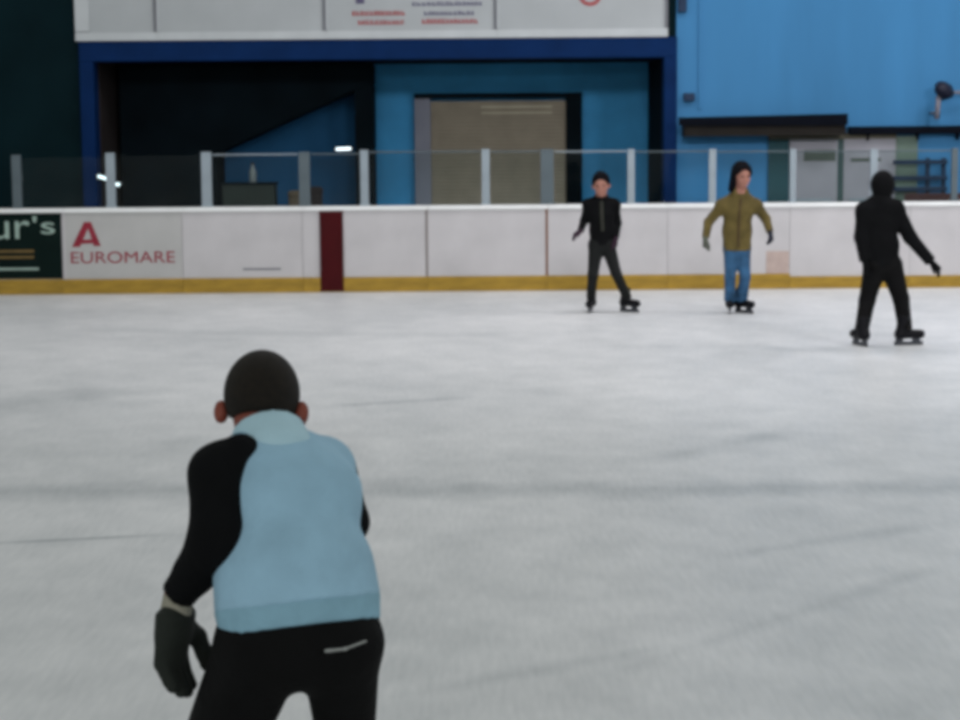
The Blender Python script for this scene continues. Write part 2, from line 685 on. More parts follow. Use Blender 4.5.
edges = [-190, 63, 183, 303, 428, 548, 668, 790, 910, 1150]
blabels = ['white dasher board carrying the black advert with pale letters at the left edge',
           'white dasher board carrying the red letter A advert',
           'white dasher board with a small dark dash low down, left of the red stripe',
           'white dasher board with the vertical dark red stripe',
           'plain white dasher board in front of the grey roller shutter',
           'white dasher board with a brown stained joint behind the skater in black',
           'plain white dasher board behind the skater in the tan jacket',
           'white dasher board just right of the scuff mark and the tan skater',
           'white dasher board at the right edge, behind the black clad skater with arm out']
for i in range(9):
    xa, xb = at(edges[i], 250, YB).x, at(edges[i + 1], 250, YB).x
    t = thing('dasher_board', ((xa + xb) / 2, YB, 0), blabels[i], 'rink board', 'dasher boards along the far side')
    box('face', xa + .001, xb - .001, YB, YB + .11, .15, ZB - .055, board_white, t)
    box('cap_rail', xa + .001, xb - .001, YB - .03, YB + .15, ZB - .055, ZB, cap_white, t, bevel=.012)
    kz = .19 if i < 7 else .155
    box('kick_plate', xa + .001, xb - .001, YB - .022, YB + .1, 0, kz, ochre, t, bevel=.004)
    if i in (3, 4):
        box('joint', xb - .030, xb - .001, YB - .006, YB + .05, kz, ZB - .056, seam_m if i == 3 else rust, t)
    elif i != 8:
        box('joint', xb - .010, xb - .001, YB - .003, YB + .05, kz, ZB - .056, mat('pale board joint', (160, 158, 160), .7, .1, 4), t)
    ya = YB - .004
    if i == 0:
        s = box('advert_sheet', at(-190, 250, YB).x + .01, at(63, 250, YB).x - .01, ya, YB + .01, at(30, 279, YB).z, at(30, 213, YB).z, advert_black, t)
        sublabel(s, 'black advert sheet with pale letters')
        text_mesh('letter', "ur", at(-8, 230, YB).x, at(30, 230, YB).x, at(20, 239, YB).z, at(20, 221, YB).z, ya - .003, advert_pale, s)
        text_mesh('letter', "'s", at(33, 230, YB).x, at(55, 230, YB).x, at(45, 234, YB).z, at(45, 216, YB).z, ya - .003, advert_pale, s)
        for py, e in ((251, 34), (257, 34)):
            bm = bmesh.new()
            add_box(bm, at(-40, py, YB).x, at(e, py, YB).x, ya - .003, ya + .001, at(10, py, YB).z - .02, at(10, py, YB).z + .012)
            finish('printed_line', bm, advert_gold, s)
        
        z = at(15, 269, YB).z
        box('printed_line', at(-40, 269, YB).x, at(39, 269, YB).x, ya - .003, ya + .001, z - .014, z + .014, advert_pale, s)
    if i == 1:
        s = box('advert_sheet', at(66, 250, YB).x, at(182, 250, YB).x, ya, YB + .01, at(120, 277, YB).z, at(120, 213, YB).z, advert_grey, t)
        sublabel(s, 'grey white advert with red letter A and red word')
        # the slanting A: two tapering legs and a low bar
        q = lambda px, py: pz(px, py, YB)
        A1 = [q(84, 222), q(91, 222), q(80, 247), q(72, 247)]
        A2 = [q(86, 222), q(91, 222), q(101, 246), q(94, 246)]
        A3 = [q(79, 240), q(96, 239), q(97, 243), q(78, 244)]
        bm = bmesh.new()
        for lift, poly in enumerate((A1, A2, A3)):
            a = [bm.verts.new((x, ya - .004 - .0015 * lift, z)) for x, z in poly]
            b = [bm.verts.new((x, ya + .001, z)) for x, z in poly]
            bm.faces.new(a)
            bm.faces.new(b[::-1])
            for k in range(4):
                bm.faces.new((a[k], a[(k + 1) % 4], b[(k + 1) % 4], b[k]))
        sublabel(finish('letter', bm, advert_red, s), 'large red letter A')
        text_mesh('word', 'EUROMARE', at(71, 256, YB).x, at(175, 256, YB).x, at(120, 263, YB).z, at(120, 251.5, YB).z, ya - .003, advert_red, s)
    if i == 2:
        z = at(262, 269, YB).z
        bm = bmesh.new()
        add_box(bm, at(243, 269, YB).x, at(281, 269, YB).x, ya, YB + .01, z - .012, z + .012)
        sublabel(finish('dark_dash', bm, seam_dark, t), 'small dark dash')
    if i == 3:
        s = box('red_stripe', at(320, 250, YB).x, at(343.5, 250, YB).x, YB - .026, YB + .02, .012, ZB - .057, maroon, t, bevel=.002)
        sublabel(s, 'vertical dark red stripe')
    if i == 6:
        s = box('patch', at(766, 262, YB).x, at(789, 262, YB).x, ya, YB + .01, at(778, 275, YB).z, at(778, 251, YB).z, patch, t)
        sublabel(s, 'pinkish brown scuff')

# ------------------------------------------------------------------ screen posts and panes on the boards
alu = mat('pale grey aluminium', (140, 152, 160), .45, .08, 4, metal=.0)
alu_dim = mat('dull grey aluminium', (84, 96, 102), .6, .1, 4)
glass = glass_mat()
posts = [(16, 9, 155, alu_dim), (110, 9, 153, alu), (206, 10, 152, alu), (304, 11, 152, alu_dim), (364, 8, 150, alu), (485.5, 8, 149, alu),
         (547, 13, 149, alu_dim), (631, 7, 149, alu), (712.5, 7, 149, alu), (793, 6, 149, alu), (874, 7, 149, alu), (955, 6, 148, alu_dim)]
post_at = ['at the left edge above the black advert', 'above the red letter A advert',
           'where the railed panes begin', 'dull, just left of the red stripe',
           'to the right of the red stripe', 'slim one in front of the roller shutter',
           'broad and dull, at the shutter right side', 'beside the head of the skater in black jacket',
           'left of the tan jacketed skater', 'in front of the edge of the pale doors',
           'behind the head of the hooded skater', 'at the right edge before the bench']
YG = YB + .05
for (px, w, py, m_), l in zip(posts, post_at):
    p = at(px, py, YG)
    hw = w / 79 / 2
    t = thing('screen_post', (p.x, YG, ZB), 'pale metal post on the boards, ' + l, 'post', 'posts of the rink screen')
    box('upright', p.x - hw, p.x + hw, YG - .03, YG + .03, ZB, p.z, m_, t, bevel=.006)
    box('foot', p.x - hw - .012, p.x + hw + .012, YG - .045, YG + .045, ZB, ZB + .025, m_, t, bevel=.003)
pane_at = ['between the two posts at the left edge', 'above the red letter A advert, no rail on top', 'with a top rail, in front of the stairs',
           'with a top rail, above the red stripe', 'in front of the left half of the roller shutter', 'narrow one before the right half of the shutter',
           'behind the head of the skater in black', 'between the portal post and its neighbour on the right', 'behind the head of the tan jacketed skater',
           'in front of the pale double doors', 'over the dark bars, right of the hooded head']
for i in range(11):
    a, b = posts[i], posts[i + 1]
    pa, pb = at(a[0], a[2], YG), at(b[0], b[2], YG)
    xa, xb = pa.x + a[1] / 158 + .014, pb.x - b[1] / 158 - .014
    zt = min(pa.z, pb.z) - .015
    t = thing('glass_screen', ((xa + xb) / 2, YG, ZB), 'clear screen on the boards ' + pane_at[i], 'glass screen', 'clear panes of the rink screen')
    box('glass', xa, xb, YG - .005, YG + .005, ZB, zt - .02, glass, t)
    if i >= 2:
        box('top_rail', xa, xb, YG - .012, YG + .012, zt - .02, zt - .004, alu if i in (2, 6) else alu_dim, t, bevel=.003)

# ------------------------------------------------------------------ things behind the screen, left
streak_white = glow('glowing white streak', (235, 250, 255), 1.8)
steel = mat('dark grey fitting', (50, 56, 60), .5, .1, 5)


def streak_tube(pa, pb, Y, r, label):  # small glowing tube built where a bright white streak shows at the glass
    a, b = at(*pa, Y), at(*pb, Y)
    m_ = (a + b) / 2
    t = thing('streak_tube', m_, label, 'lamp')
    tube('tube', [a, b], r, streak_white, t)
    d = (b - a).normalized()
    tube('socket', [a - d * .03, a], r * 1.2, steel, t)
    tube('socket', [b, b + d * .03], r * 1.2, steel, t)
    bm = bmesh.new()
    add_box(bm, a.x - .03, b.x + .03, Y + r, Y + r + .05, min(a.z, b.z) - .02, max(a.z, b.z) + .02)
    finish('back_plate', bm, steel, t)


streak_tube((336, 149.2), (351, 148.6), YS - .14, .02, 'small glowing white streak tube near the top of the pane left of the shutter')
streak_tube((98, 176), (107, 179), YP - .4, .02, 'small glowing white streak tube left of and above its twin at the left post')
streak_tube((112, 184.2), (120, 184.6), YP - .4, .022, 'brightest small white streak tube, right of and below its twin at the left post')
for px in (102.5, 116):
    p = at(px, 178 if px < 110 else 184, YP - .4)

cab = mat('dark green grey cabinet', (34, 44, 40), .6, .2, 4)
p0, p1 = at(222, 183, YP + .4), at(274, 183, YP + .4)
t = thing('cabinet', ((p0.x + p1.x) / 2, YP + .4, 0), 'low dark cabinet behind the boards under the stairs', 'cabinet')
box('body', p0.x, p1.x, YP + .4, YP + .85, 0, p0.z - .03, cab, t, bevel=.01)
box('top', p0.x - .02, p1.x + .02, YP + .38, YP + .87, p0.z - .03, p0.z, near_black, t, bevel=.006)
box('door', p0.x + .03, (p0.x + p1.x) / 2 - .01, YP + .385, YP + .41, .08, p0.z - .08, cab, t, bevel=.005)
box('door', (p0.x + p1.x) / 2 + .01, p1.x - .03, YP + .385, YP + .41, .08, p0.z - .08, cab, t, bevel=.005)
bot = mat('pale grey plastic bottle', (120, 128, 130), .4, .1, 6)
c = at(253, 183, YP + .6)
c.z = p0.z
tb = thing('bottle', c, 'pale grey bottle standing on the low dark cabinet', 'bottle')
tube('body', [c, c + Vector((0, 0, .012)), c + Vector((0, 0, .16)), c + Vector((0, 0, .21)), c + Vector((0, 0, .25))], [.045, .05, .05, .026, .022], bot, tb, seg=20)
tube('cap', [c + Vector((0, 0, .25)), c + Vector((0, 0, .285))], [.027, .027], steel, tb, seg=16)

# chair with a dark back left of the dark column
ch = mat('worn tan upholstery', (92, 82, 68), .8, .15, 6)
chd = mat('dark upholstery', (40, 34, 34), .8, .15, 6)
for px0, px1, py, m_, l in ((287, 303, 190, ch, 'chair with a worn tan back behind the boards'), (308, 322, 186, chd, 'chair with a dark rounded back behind the boards')):
    a, b = at(px0, py, YP + .55), at(px1, py, YP + .55)
    hw = max(.2, (b.x - a.x) / 2)
    cx = (a.x + b.x) / 2
    t = thing('chair', (cx, YP + .6, 0), l, 'chair')
    F = Field(.02)
    w_ = (b.x - a.x) / 2
    F.limb((cx - w_ + .05, YP + .66, .62), (cx + w_ - .05, YP + .66, .62), .05, .05).limb((cx - w_ + .05, YP + .68, a.z - .06), (cx + w_ - .05, YP + .68, a.z - .06), .05, .05)
    F.limb((cx, YP + .66, .6), (cx, YP + .68, a.z - .06), .035, .035, (1, 0, 0), (w_) / .035)
    solid('backrest', F, .012, m_, t)
    box('seat', cx - w_, cx + w_, YP + .2, YP + .62, .42, .49, m_, t, bevel=.02)
    for sx in (-1, 1):
        for yy in (YP + .23, YP + .62):
            tube('leg', [(cx + sx * (w_ - .03), yy, 0), (cx + sx * (w_ - .03), yy, .6 if yy > YP + .5 else .43)], .012, steel, t)

# ------------------------------------------------------------------ things on the right wall
blk = mat('black gutter metal', (8, 12, 22), .7, .2, 4, spec=.06)
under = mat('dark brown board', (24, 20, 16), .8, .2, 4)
pa, pb = at(679, 116, YP - .5), at(848, 113, YP - .5)
t = thing('awning', ((pa.x + pb.x) / 2, YP, pa.z - .3), 'long black awning on the right blue wall beside the portal', 'awning')
prism('fascia', [pz(679, 117.5, YP - .5), pz(848, 113.5, YP - .5), pz(848, 125, YP - .5), pz(679, 125.5, YP - .5)], YP - .5, YP - .42, blk, t)
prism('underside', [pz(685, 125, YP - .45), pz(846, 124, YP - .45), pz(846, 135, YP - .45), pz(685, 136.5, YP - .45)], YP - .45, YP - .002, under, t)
pa, pb = at(850, 129, YP - .2), at(1100, 131, YP - .2)
t = thing('ledge', ((pa.x + pb.x) / 2, YP, pa.z - .05), 'thin dark ledge along the blue wall right of the awning', 'ledge')
box('board', pa.x, pb.x, YP - .2, YP - .001, pa.z - .075, pa.z + .035, blk, t, bevel=.008)
for px in (868, 918, 958):
    x = at(px, 130, YP - .1).x
    prism('bracket', [(x - .012, pa.z - .075), (x + .012, pa.z - .075), (x + .012, pa.z - .16), (x - .012, pa.z - .16)], YP - .12, YP - .001, blk, t)

door_pale = mat('pale grey lilac door paint', (146, 146, 154), .55, .07, 2.5)
door_dark = mat('grey green door glass', (74, 84, 76), .3, .15, 4)
d2 = bpy.data.objects.new('door_2', None)
zt = at(840, 139, YP).z
d2.location = (at(840, 150, YP).x, YP - .06, 0)
link(d2)
structure(d2)
for k, (a, b) in enumerate(((789, 837), (843, 895))):
    xa, xb = at(a, 150, YP).x, at(b, 150, YP).x
    lf = box('leaf', xa, xb, YP - .06, YP - .004, .02, zt, door_pale, d2, bevel=.006)
    if k == 0:
        box('glazing', at(803, 155, YP).x, xb - .03, YP - .066, YP - .05, at(820, 161, YP).z, at(820, 150, YP).z, door_dark, lf)
    else:
        box('glazing', at(850, 155, YP).x, at(880, 155, YP).x, YP - .066, YP - .05, at(865, 161.5, YP).z, at(865, 158, YP).z, door_dark, lf)
    box('push_bar', xa + .08, xb - .08, YP - .1, YP - .06, 1.0, 1.04, alu, lf, bevel=.008)
box('meeting_gap', at(837, 150, YP).x, at(843, 150, YP).x, YP - .05, YP - .003, 0, zt, mat('dark green grey paint', (58, 80, 80), .7, .1, 3), d2)
box('side_panel', at(768, 150, YP).x, at(788.5, 150, YP).x, YP - .05, YP - .003, 0, at(780, 139, YP).z, mat('dark teal side panel', (36, 74, 82), .7, .12, 3), d2)
box('side_panel', at(895.5, 150, YP).x, at(917, 150, YP).x, YP - .05, YP - .003, 0, at(905, 136, YP).z, mat('grey green side panel', (98, 116, 106), .7, .12, 3), d2)
box('lintel', at(768, 150, YP).x, at(895, 150, YP).x, YP - .07, YP - .003, zt, zt + .08, mat('olive grey lintel', (92, 88, 74), .7, .12, 3), d2)

# dark rail of two bars, and the bench below it
bar = mat('dark navy bar', (18, 40, 66), .7, .15, 5)
pa = at(915, 162, YP - .25)
pb = at(948, 162, YP - .25)
t = thing('coat_rack', ((pa.x + pb.x) / 2, YP - .2, .9), 'dark rack of horizontal bars at the right end, above the brown bench', 'rack')
for py in (162, 178, 189):
    z = at(930, py, YP - .25).z
    box('bar', pa.x - .3, pb.x, YP - .25, YP - .20, z - .03, z + .03, bar, t, bevel=.008)
for x in (at(928, 170, YP - .2).x, at(944, 170, YP - .2).x):
    box('upright', x - .03, x + .03, YP - .2, YP - .15, 0, at(930, 160, YP - .2).z + .03, bar, t, bevel=.008)
wood = mat('dark red brown wood', (64, 36, 36), .6, .2, 5, stretch=(.3, 3, 3))
pa = at(908, 194, YP - .75)
t = thing('bench', (pa.x + 1, YP - .6, 0), 'dark red brown bench showing above the boards at the right edge', 'bench')
box('backrest', pa.x, pa.x + 2.2, YP - .56, YP - .52, .62, pa.z, wood, t, bevel=.01)
box('seat', pa.x, pa.x + 2.2, YP - .95, YP - .56, .42, .46, wood, t, bevel=.01)
for x in (pa.x + .15, pa.x + 2.05):
    box('leg', x - .04, x + .04, YP - .92, YP - .86, 0, .42, wood, t)
    box('leg', x - .04, x + .04, YP - .58, YP - .52, 0, .62, wood, t)

# wall fixture: dark head on an arm with a grey pole under it
p = at(944, 92, YP - .35)
fx = mat('dark blue black housing', (28, 30, 48), .5, .15, 6)
grey = mat('grey pipe', (122, 120, 130), .5, .1, 6)
t = thing('wall_fixture', (p.x, YP, p.z), 'dark fixture on a grey pole high on the right of the blue wall', 'fixture')
tube('head', [p + Vector((-.10, -.1, .10)), p + Vector((-.06, -.06, .06)), p + Vector((.02, 0, 0)), p + Vector((.1, .06, -.02))], [.055, .10, .12, .07], fx, t, seg=18)
tube('arm', [p + Vector((.08, .05, -.01)), p + Vector((.4, .15, .0)), p + Vector((.5, .35, .0))], .022, grey, t)
q = at(937, 113, YP - .35)
tube('pole', [q + Vector((0, 0, -.08)), Vector((q.x + .02, q.y, p.z - .05))], .035, grey, t)
tube('stay', [q + Vector((0, .01, 0)), Vector((q.x, YP, q.z))], .02, grey, t)
for px0, px1, py0, py1, l in ((684, 695, 93, 101, 'small dark box on the blue wall just above the awning'), (678.5, 687, -8, 12, 'dark upright box on the blue wall beside the last sign panel')):
    a, b = at(px0, py1, YP - .1), at(px1, py0, YP - .1)
    o = box('wall_box', a.x, b.x, YP - .1, YP - .001, a.z, b.z, mat('deep blue box', (20, 44, 74), .6, .1, 5), bevel=.01, loc=((a.x + b.x) / 2, YP, a.z))
    tag(o, l, 'box')
x = at(700, 50, YP).x
structure(box('trim_5', x - .02, x + .02, YP - .03, YP + .01, 2.3, 7.4, wall_blue))

# ------------------------------------------------------------------ people
skin = mat('light skin', (160, 112, 98), .55, .08, 14)
skin_red = mat('flushed brown skin', (128, 64, 50), .55, .1, 14)
hair_brown = mat('short dark brown hair', (24, 18, 11), .8, .35, 60, .5)
hair_black = mat('black hair', (9, 9, 15), .8, .3, 50, .4, spec=.1)
eye_m = mat('dark eye', (24, 20, 18), .2, .05, 30)
cloth_black = mat('black cloth', (10, 11, 13), .9, .25, 9, .25, spec=.12)
cloth_blue = mat('pale blue fleece', (148, 184, 206), .9, .11, 6, .35, bscale=26)
band_teal = mat('grey teal ribbing', (134, 173, 192), .9, .1, 10, .3)
collar_m = mat('very pale blue collar', (172, 203, 216), .9, .05, 10, .2)
denim_black = mat('black denim', (11, 11, 12), .85, .3, 10, .25, spec=.15)
silver = mat('pale stitching', (150, 152, 150), .5, .1, 20)
glove_m = mat('dark olive grey glove', (30, 34, 30), .85, .2, 10, .2)
tan = mat('olive tan jacket cloth', (90, 78, 40), .85, .3, 7, .3)
jean = mat('washed blue jeans', (46, 84, 118), .85, .5, 7, .25)
boot_m = mat('dark skate boot', (14, 14, 19), .6, .2, 8, spec=.15)
blade_m = mat('dull dark steel blade', (70, 72, 78), .4, .1, 10, metal=.5)
grey_cloth = mat('charcoal cloth', (15, 18, 18), .85, .2, 8, .25)


def vec(*a):
    return Vector(a)


def hand_field(F, wrist, d, n, side, s, curl=.35):
    """palm, four fingers and a thumb. d: finger direction, n: palm normal, side: towards the thumb"""
    d, n, side = d.normalized(), n.normalized(), side.normalized()
    kn = wrist + d * .085 * s
    F.limb(wrist, kn, .023 * s, .020 * s, side, 1.75, k=.012)
    lens = (.072, .080, .074, .058)
    for i in range(4):
        off = (1.5 - i) * .0205 * s
        base = kn - d * .012 * s + side * off
        p = base
        L = lens[i] * s
        ang = .12 + .05 * i
        for j, fr in enumerate((.45, .32, .23)):
            ang += curl * (1, 1.1, .8)[j]
            q = p + (d * math.cos(ang) + n * math.sin(ang)) * L * fr + side * (off * .06)
            F.limb(p, q, (.0098 - .0009 * j) * s, (.0092 - .001 * j) * s, k=.004)
            p = q
    b = wrist + d * .022 * s + side * .030 * s
    m1 = b + (d * .62 + side * .62 + n * .35).normalized() * .045 * s
    m2 = m1 + (d * .88 + side * .2 + n * .4).normalized() * .033 * s
    m3 = m2 + (d * .92 - side * .05 + n * .45).normalized() * .022 * s
    F.chain([b, m1, m2, m3], [.016 * s, .012 * s, .0105 * s, .009 * s], k=.008)


def head_field(F, c, r, u, f, s, neck_to, ears=0.0):
    F.ell(c + u * .022 * s - f * .012 * s, (.078 * s, .096 * s, .094 * s), (r, f, u), k=.02)
    F.ell(c - u * .05 * s + f * .028 * s, (.058 * s, .062 * s, .068 * s), (r, f, u), k=.03)
    F.ell(c - u * .098 * s + f * .062 * s, (.026 * s, .022 * s, .018 * s), (r, f, u), k=.02)
    F.limb(c + u * .004 * s + f * .084 * s, c - u * .032 * s + f * .104 * s, .009 * s, .0135 * s, k=.012)
    for q in (-1, 1):
        F.ell(c + r * (.083 * s * q + ears * q) - u * .016 * s - f * .008 * s, (.011 * s + ears * .6, .02 * s, .03 * s), ((r + f * .3 * q).normalized(), (f - r * .3 * q).normalized(), u), k=.006)
        F.limb(c + r * .012 * q * s + u * .022 * s + f * .084 * s, c + r * .05 * q * s + u * .024 * s + f * .068 * s, .008 * s, .007 * s, k=.012)
        F.ell(c + r * .038 * q * s - u * .035 * s + f * .062 * s, (.022 * s, .02 * s, .02 * s), (r, f, u), k=.02)
    F.limb(c - u * .060 * s + f * .084 * s - r * .018 * s, c - u * .060 * s + f * .084 * s + r * .018 * s, .0065 * s, .0065 * s, k=.005)
    F.limb(c - u * .071 * s + f * .082 * s - r * .014 * s, c - u * .071 * s + f * .082 * s + r * .014 * s, .007 * s, .007 * s, k=.005)
    F.limb(c - u * .05 * s - f * .02 * s, neck_to, .052 * s, .056 * s, k=.03)


def eyes(c, r, u, f, s, root):
    for q in (-1, 1):
        F = Field(.002)
        F.ell(c + r * .032 * q * s + u * .002 * s + f * .079 * s, (.013 * s, .009 * s, .0085 * s), (r, f, u))
        solid('eye', F, .004 * s, eye_m, root)


def hair_field(c, r, u, f, s, thick, back=-.075):
    F = Field(.02)
    F.ell(c + u * .026 * s - f * .016 * s, ((.078 + thick) * s, (.096 + thick) * s, (.094 + thick) * s), (r, f, u))
    F.clip(c + u * .055 * s + f * .07 * s, f * .9 - u * .35)
    F.clip(c + u * back * s, -u)
    F.clip(c + u * .0 * s + f * .022 * s, f * .62 - u * .78)
    return F


def skate(root, ankle, toe_dir, s, bm_m=None):
    """boot with steel blade, the blade's running edge on the ice"""
    t = Vector((toe_dir.x, toe_dir.y, 0)).normalized()
    sd = Vector((-t.y, t.x, 0))
    base = Vector((ankle.x, ankle.y, 0))
    F = Field(.025)
    zs = .06
    F.limb(base + vec(0, 0, zs + .035) - t * .035 * s, base + vec(0, 0, zs + .21) - t * .015 * s, .049 * s, .055 * s, fb=True)
    F.limb(base + vec(0, 0, zs + .045) - t * .05 * s, base + vec(0, 0, zs + .04) + t * .145 * s, .047 * s, .04 * s)
    F.clip(base + vec(0, 0, zs), (0, 0, -1))
    boot = solid('skate', F, .009, bm_m or boot_m, root)
    bm = bmesh.new()

    def bar(a0, a1, w0, z0, z1):
        vs = []
        for z in (z0, z1):
            for a, q in ((a0, -1), (a1, -1), (a1, 1), (a0, 1)):
                vs.append(bm.verts.new(base + t * a + sd * q * w0 + vec(0, 0, z)))
        for fc in ((0, 1, 2, 3), (4, 5, 6, 7), (0, 1, 5, 4), (1, 2, 6, 5), (2, 3, 7, 6), (3, 0, 4, 7)):
            bm.faces.new([vs[i] for i in fc])
    bar(-.10 * s, .17 * s, .003, 0.0, .035)
    bar(-.085 * s, -.02 * s, .012, .034, zs + .004)
    bar(.07 * s, .14 * s, .012, .034, zs + .004)
    finish('blade', bm, blade_m, boot)
    F = Field(.004)
    for z in (.09, .125, .16):
        c0 = base + vec(0, 0, zs + z) + t * (.075 - (z - .09) * .55) * s
        F.limb(c0 - sd * .025 * s, c0 + sd * .025 * s, .005, .005)
    return boot


def person(spec):
    """spec: joints as world points; A is the figure's limb on the picture's left, B on its right"""
    J, s, R, U, Fw = spec['J'], spec['s'], spec['lat'].normalized(), spec['hu'].normalized(), spec['hf'].normalized()
    hr = Fw.cross(U).normalized()
    U = hr.cross(Fw).normalized()
    h = spec['h']
    loc = Vector(((J['anA'].x + J['anB'].x) / 2, (J['anA'].y + J['anB'].y) / 2, 0))
    hs = spec.get('hs', 1.0)
    # one continuous body: head, trunk, limbs, hands
    B = Field(.03)
    head_field(B, J['head'], hr, U, Fw, hs, J['neck'], spec.get('ears', 0.0))
    B.chain([J['hip'], J['waist'], J['chest'], J['neck']], [.085 * s, .08 * s, .088 * s, .05 * s], R, 1.45, k=.05)
    B.limb(J['shA'], J['shB'], .045 * s, .045 * s, k=.05)
    for q in 'AB':
        B.chain([J['sh' + q], J['el' + q], J['wr' + q]], [.046 * s, .036 * s, .026 * s])
        B.chain([J['hj' + q], J['kn' + q], J['an' + q]], [.075 * s, .05 * s, .036 * s])
        t = spec['toe' + q]
        t = Vector((t.x, t.y, 0)).normalized()
        B.limb(J['an' + q] + vec(0, 0, -.05), J['an' + q] + t * .12 * s + vec(0, 0, -.07), .032 * s, .02 * s)
        hd = spec['hand' + q]
        off = spec.get('off', 0.0)
        if off:
            B.limb(J['wr' + q], J['wr' + q] + hd[0].normalized() * off, .026, .026)
        hand_field(B, J['wr' + q] + hd[0].normalized() * off, *hd, s * spec.get('hands', 1.0), spec.get('curl', .3))
    root = solid('person', B, h, spec.get('skin', skin), None, loc)
    tag(root, spec['label'], 'person', None)
    eyes(J['head'], hr, U, Fw, hs, root)
    return root, hr, U, Fw


def trousers(J, s, R, w=1.0, low=.0, flare=.0, kw=1.0):
    F = Field(.035)
    up = (J['waist'] - J['hip']).normalized()
    F.limb(J['hip'], J['hip'] + up * .10 * s, .108 * s, .10 * s, R, 1.42, k=.05, fb=True)
    for q in 'AB':
        k_, a_ = J['kn' + q], J['an' + q]
        e = a_ + (k_ - a_).normalized() * low
        F.limb(J['hj' + q], k_, .09 * s * w, .064 * s * w * kw, k=.05)
        F.limb(k_, e, .064 * s * w * kw, (.055 + flare) * s * w, k=.02, fb=True)
    return F


def jacket_trunk(J, s, R, w=1.0, hem=.0, ratio=1.4):
    F = Field(.035)
    up = (J['waist'] - J['hip']).normalized()
    bot = J['hip'] + up * hem
    F.limb(bot, J['waist'], .118 * s * w, .112 * s * w, R, ratio, k=.05, fa=True)
    F.limb(J['waist'], J['chest'], .112 * s * w, .118 * s * w, R, ratio, k=.05)
    F.limb(J['chest'], J['neck'] - (J['neck'] - J['chest']) * .25, .115 * s * w, .075 * s, R, ratio, k=.05)
    return F


def sleeves(F, J, q, s, w=1.0):
    F.limb(J['sh' + q], J['el' + q], .066 * s * w, .054 * s * w, k=.03)
    d = (J['wr' + q] - J['el' + q])
    F.limb(J['el' + q], J['wr' + q] + d.normalized() * .0, .052 * s * w, .043 * s * w, k=.02, fb=True)
    return F


def pts(Y, **k):
    return {n: at(v[0], v[1], Y + v[2]) for n, v in k.items()}


# --- 1. the skater bending forward close to the camera, seen from behind
Y0 = 4.30
J = pts(Y0, head=(262, 407, .33), neck=(270, 441, .24), chest=(285, 495, .16), waist=(294, 570, .05), hip=(302, 640, .0),
        shA=(219, 474, .11), shB=(330, 470, .30), elA=(219, 541, .03), elB=(347, 522, .36), wrA=(178, 595, .08), wrB=(318, 560, .56),
        hjA=(259, 652, .0), hjB=(340, 648, .02), knA=(205, 784, .14), knB=(349, 790, .18), rg=(241, 452, .12))
J['anA'] = Vector((J['knA'].x - .03, Y0 - .10, .165))
J['anB'] = Vector((J['knB'].x + .02, Y0 + .02, .165))
lat = vec(1, .22, 0)
spec = dict(J=J, s=1.0, lat=lat, hu=vec(.02, .42, .9), hf=vec(-.02, .9, -.42), h=.0075, hs=1.04, skin=skin_red,
            toeA=vec(-.25, 1, 0), toeB=vec(.15, 1, 0),
            handA=(vec(-.14, .02, -1), vec(.93, -.36, 0), vec(.36, .93, 0)), handB=(vec(-.5, .8, -.35), vec(-.6, 0, -.8), vec(-.6, -.3, .5)),
            hands=1.28, off=.052, curl=.16, ears=.012, label='person in a pale blue jacket with black sleeves bending forward, seen from behind')
root, hr, U, Fw = person(spec)
Fh = hair_field(J['head'], hr, U, Fw, 1.04, .012, -.040)
solid('hair', Fh, .007, hair_brown, root)
F = jacket_trunk(J, 1.0, lat, 1.03, hem=.088, ratio=1.40)
F.limb(J['hip'] + (J['waist'] - J['hip']).normalized() * .088, J['waist'], .121, .112, lat, 1.55, fa=True)
F.limb(J['shA'] + vec(.06, .06, -.005), J['shB'] - vec(.02, 0, 0), .085, .085, k=.05)
jk = solid('jacket', F, .0075, cloth_blue, root)
sublabel(jk, 'pale blue jacket back')
up = (J['waist'] - J['hip']).normalized()
F = Field(.02)
F.limb(J['hip'] + up * .026, J['hip'] + up * .090, .122, .127, lat, 1.54, fa=True, fb=True)
sublabel(solid('hem_band', F, .0065, band_teal, jk), 'grey teal ribbed hem band')
F = Field(.02)
nk = (J['head'] - J['neck']).normalized()
F.limb(J['neck'] - nk * .05, J['neck'] + nk * .03, .092, .078, lat, 1.14, fb=True)
sublabel(solid('collar', F, .0065, collar_m, jk), 'very pale collar')
for q in 'AB':
    F = Field(.03)
    sleeves(F, J, q, 1.0, 1.0)
    if q == 'A':
        F.limb(J['rg'], J['shA'], .045, .066, k=.03)
        F.limb(J['shA'] + vec(.01, .0, .0), J['elA'], .068, .067, k=.03)
        F.limb(J['elA'], J['elA'] * .45 + J['wrA'] * .55, .066, .046, k=.03)
    sublabel(solid('sleeve', F, .007, cloth_black, jk), 'black sleeve')
F = Field(.035)
upv = (J['waist'] - J['hip']).normalized()
F.limb(J['hip'], J['hip'] + upv * .11, .115, .112, lat, 1.55, k=.05, fb=True)
for q, r0, r1 in (('A', .106, .088), ('B', .094, .056)):
    F.limb(J['hj' + q], J['kn' + q], r0, r1, k=.045)
    F.limb(J['kn' + q], J['an' + q] + vec(0, 0, .06), r1, .058, k=.02, fb=True)
tr = solid('trousers', F, .0075, denim_black, root)
F = Field(.006)
F.chain([at(326, 651, Y0 - .16), at(345, 649, Y0 - .172), at(366, 641, Y0 - .15)], [.0045, .003, .003])
sublabel(solid('pocket_stitching', F, .003, silver, tr), 'pale pocket stitching')
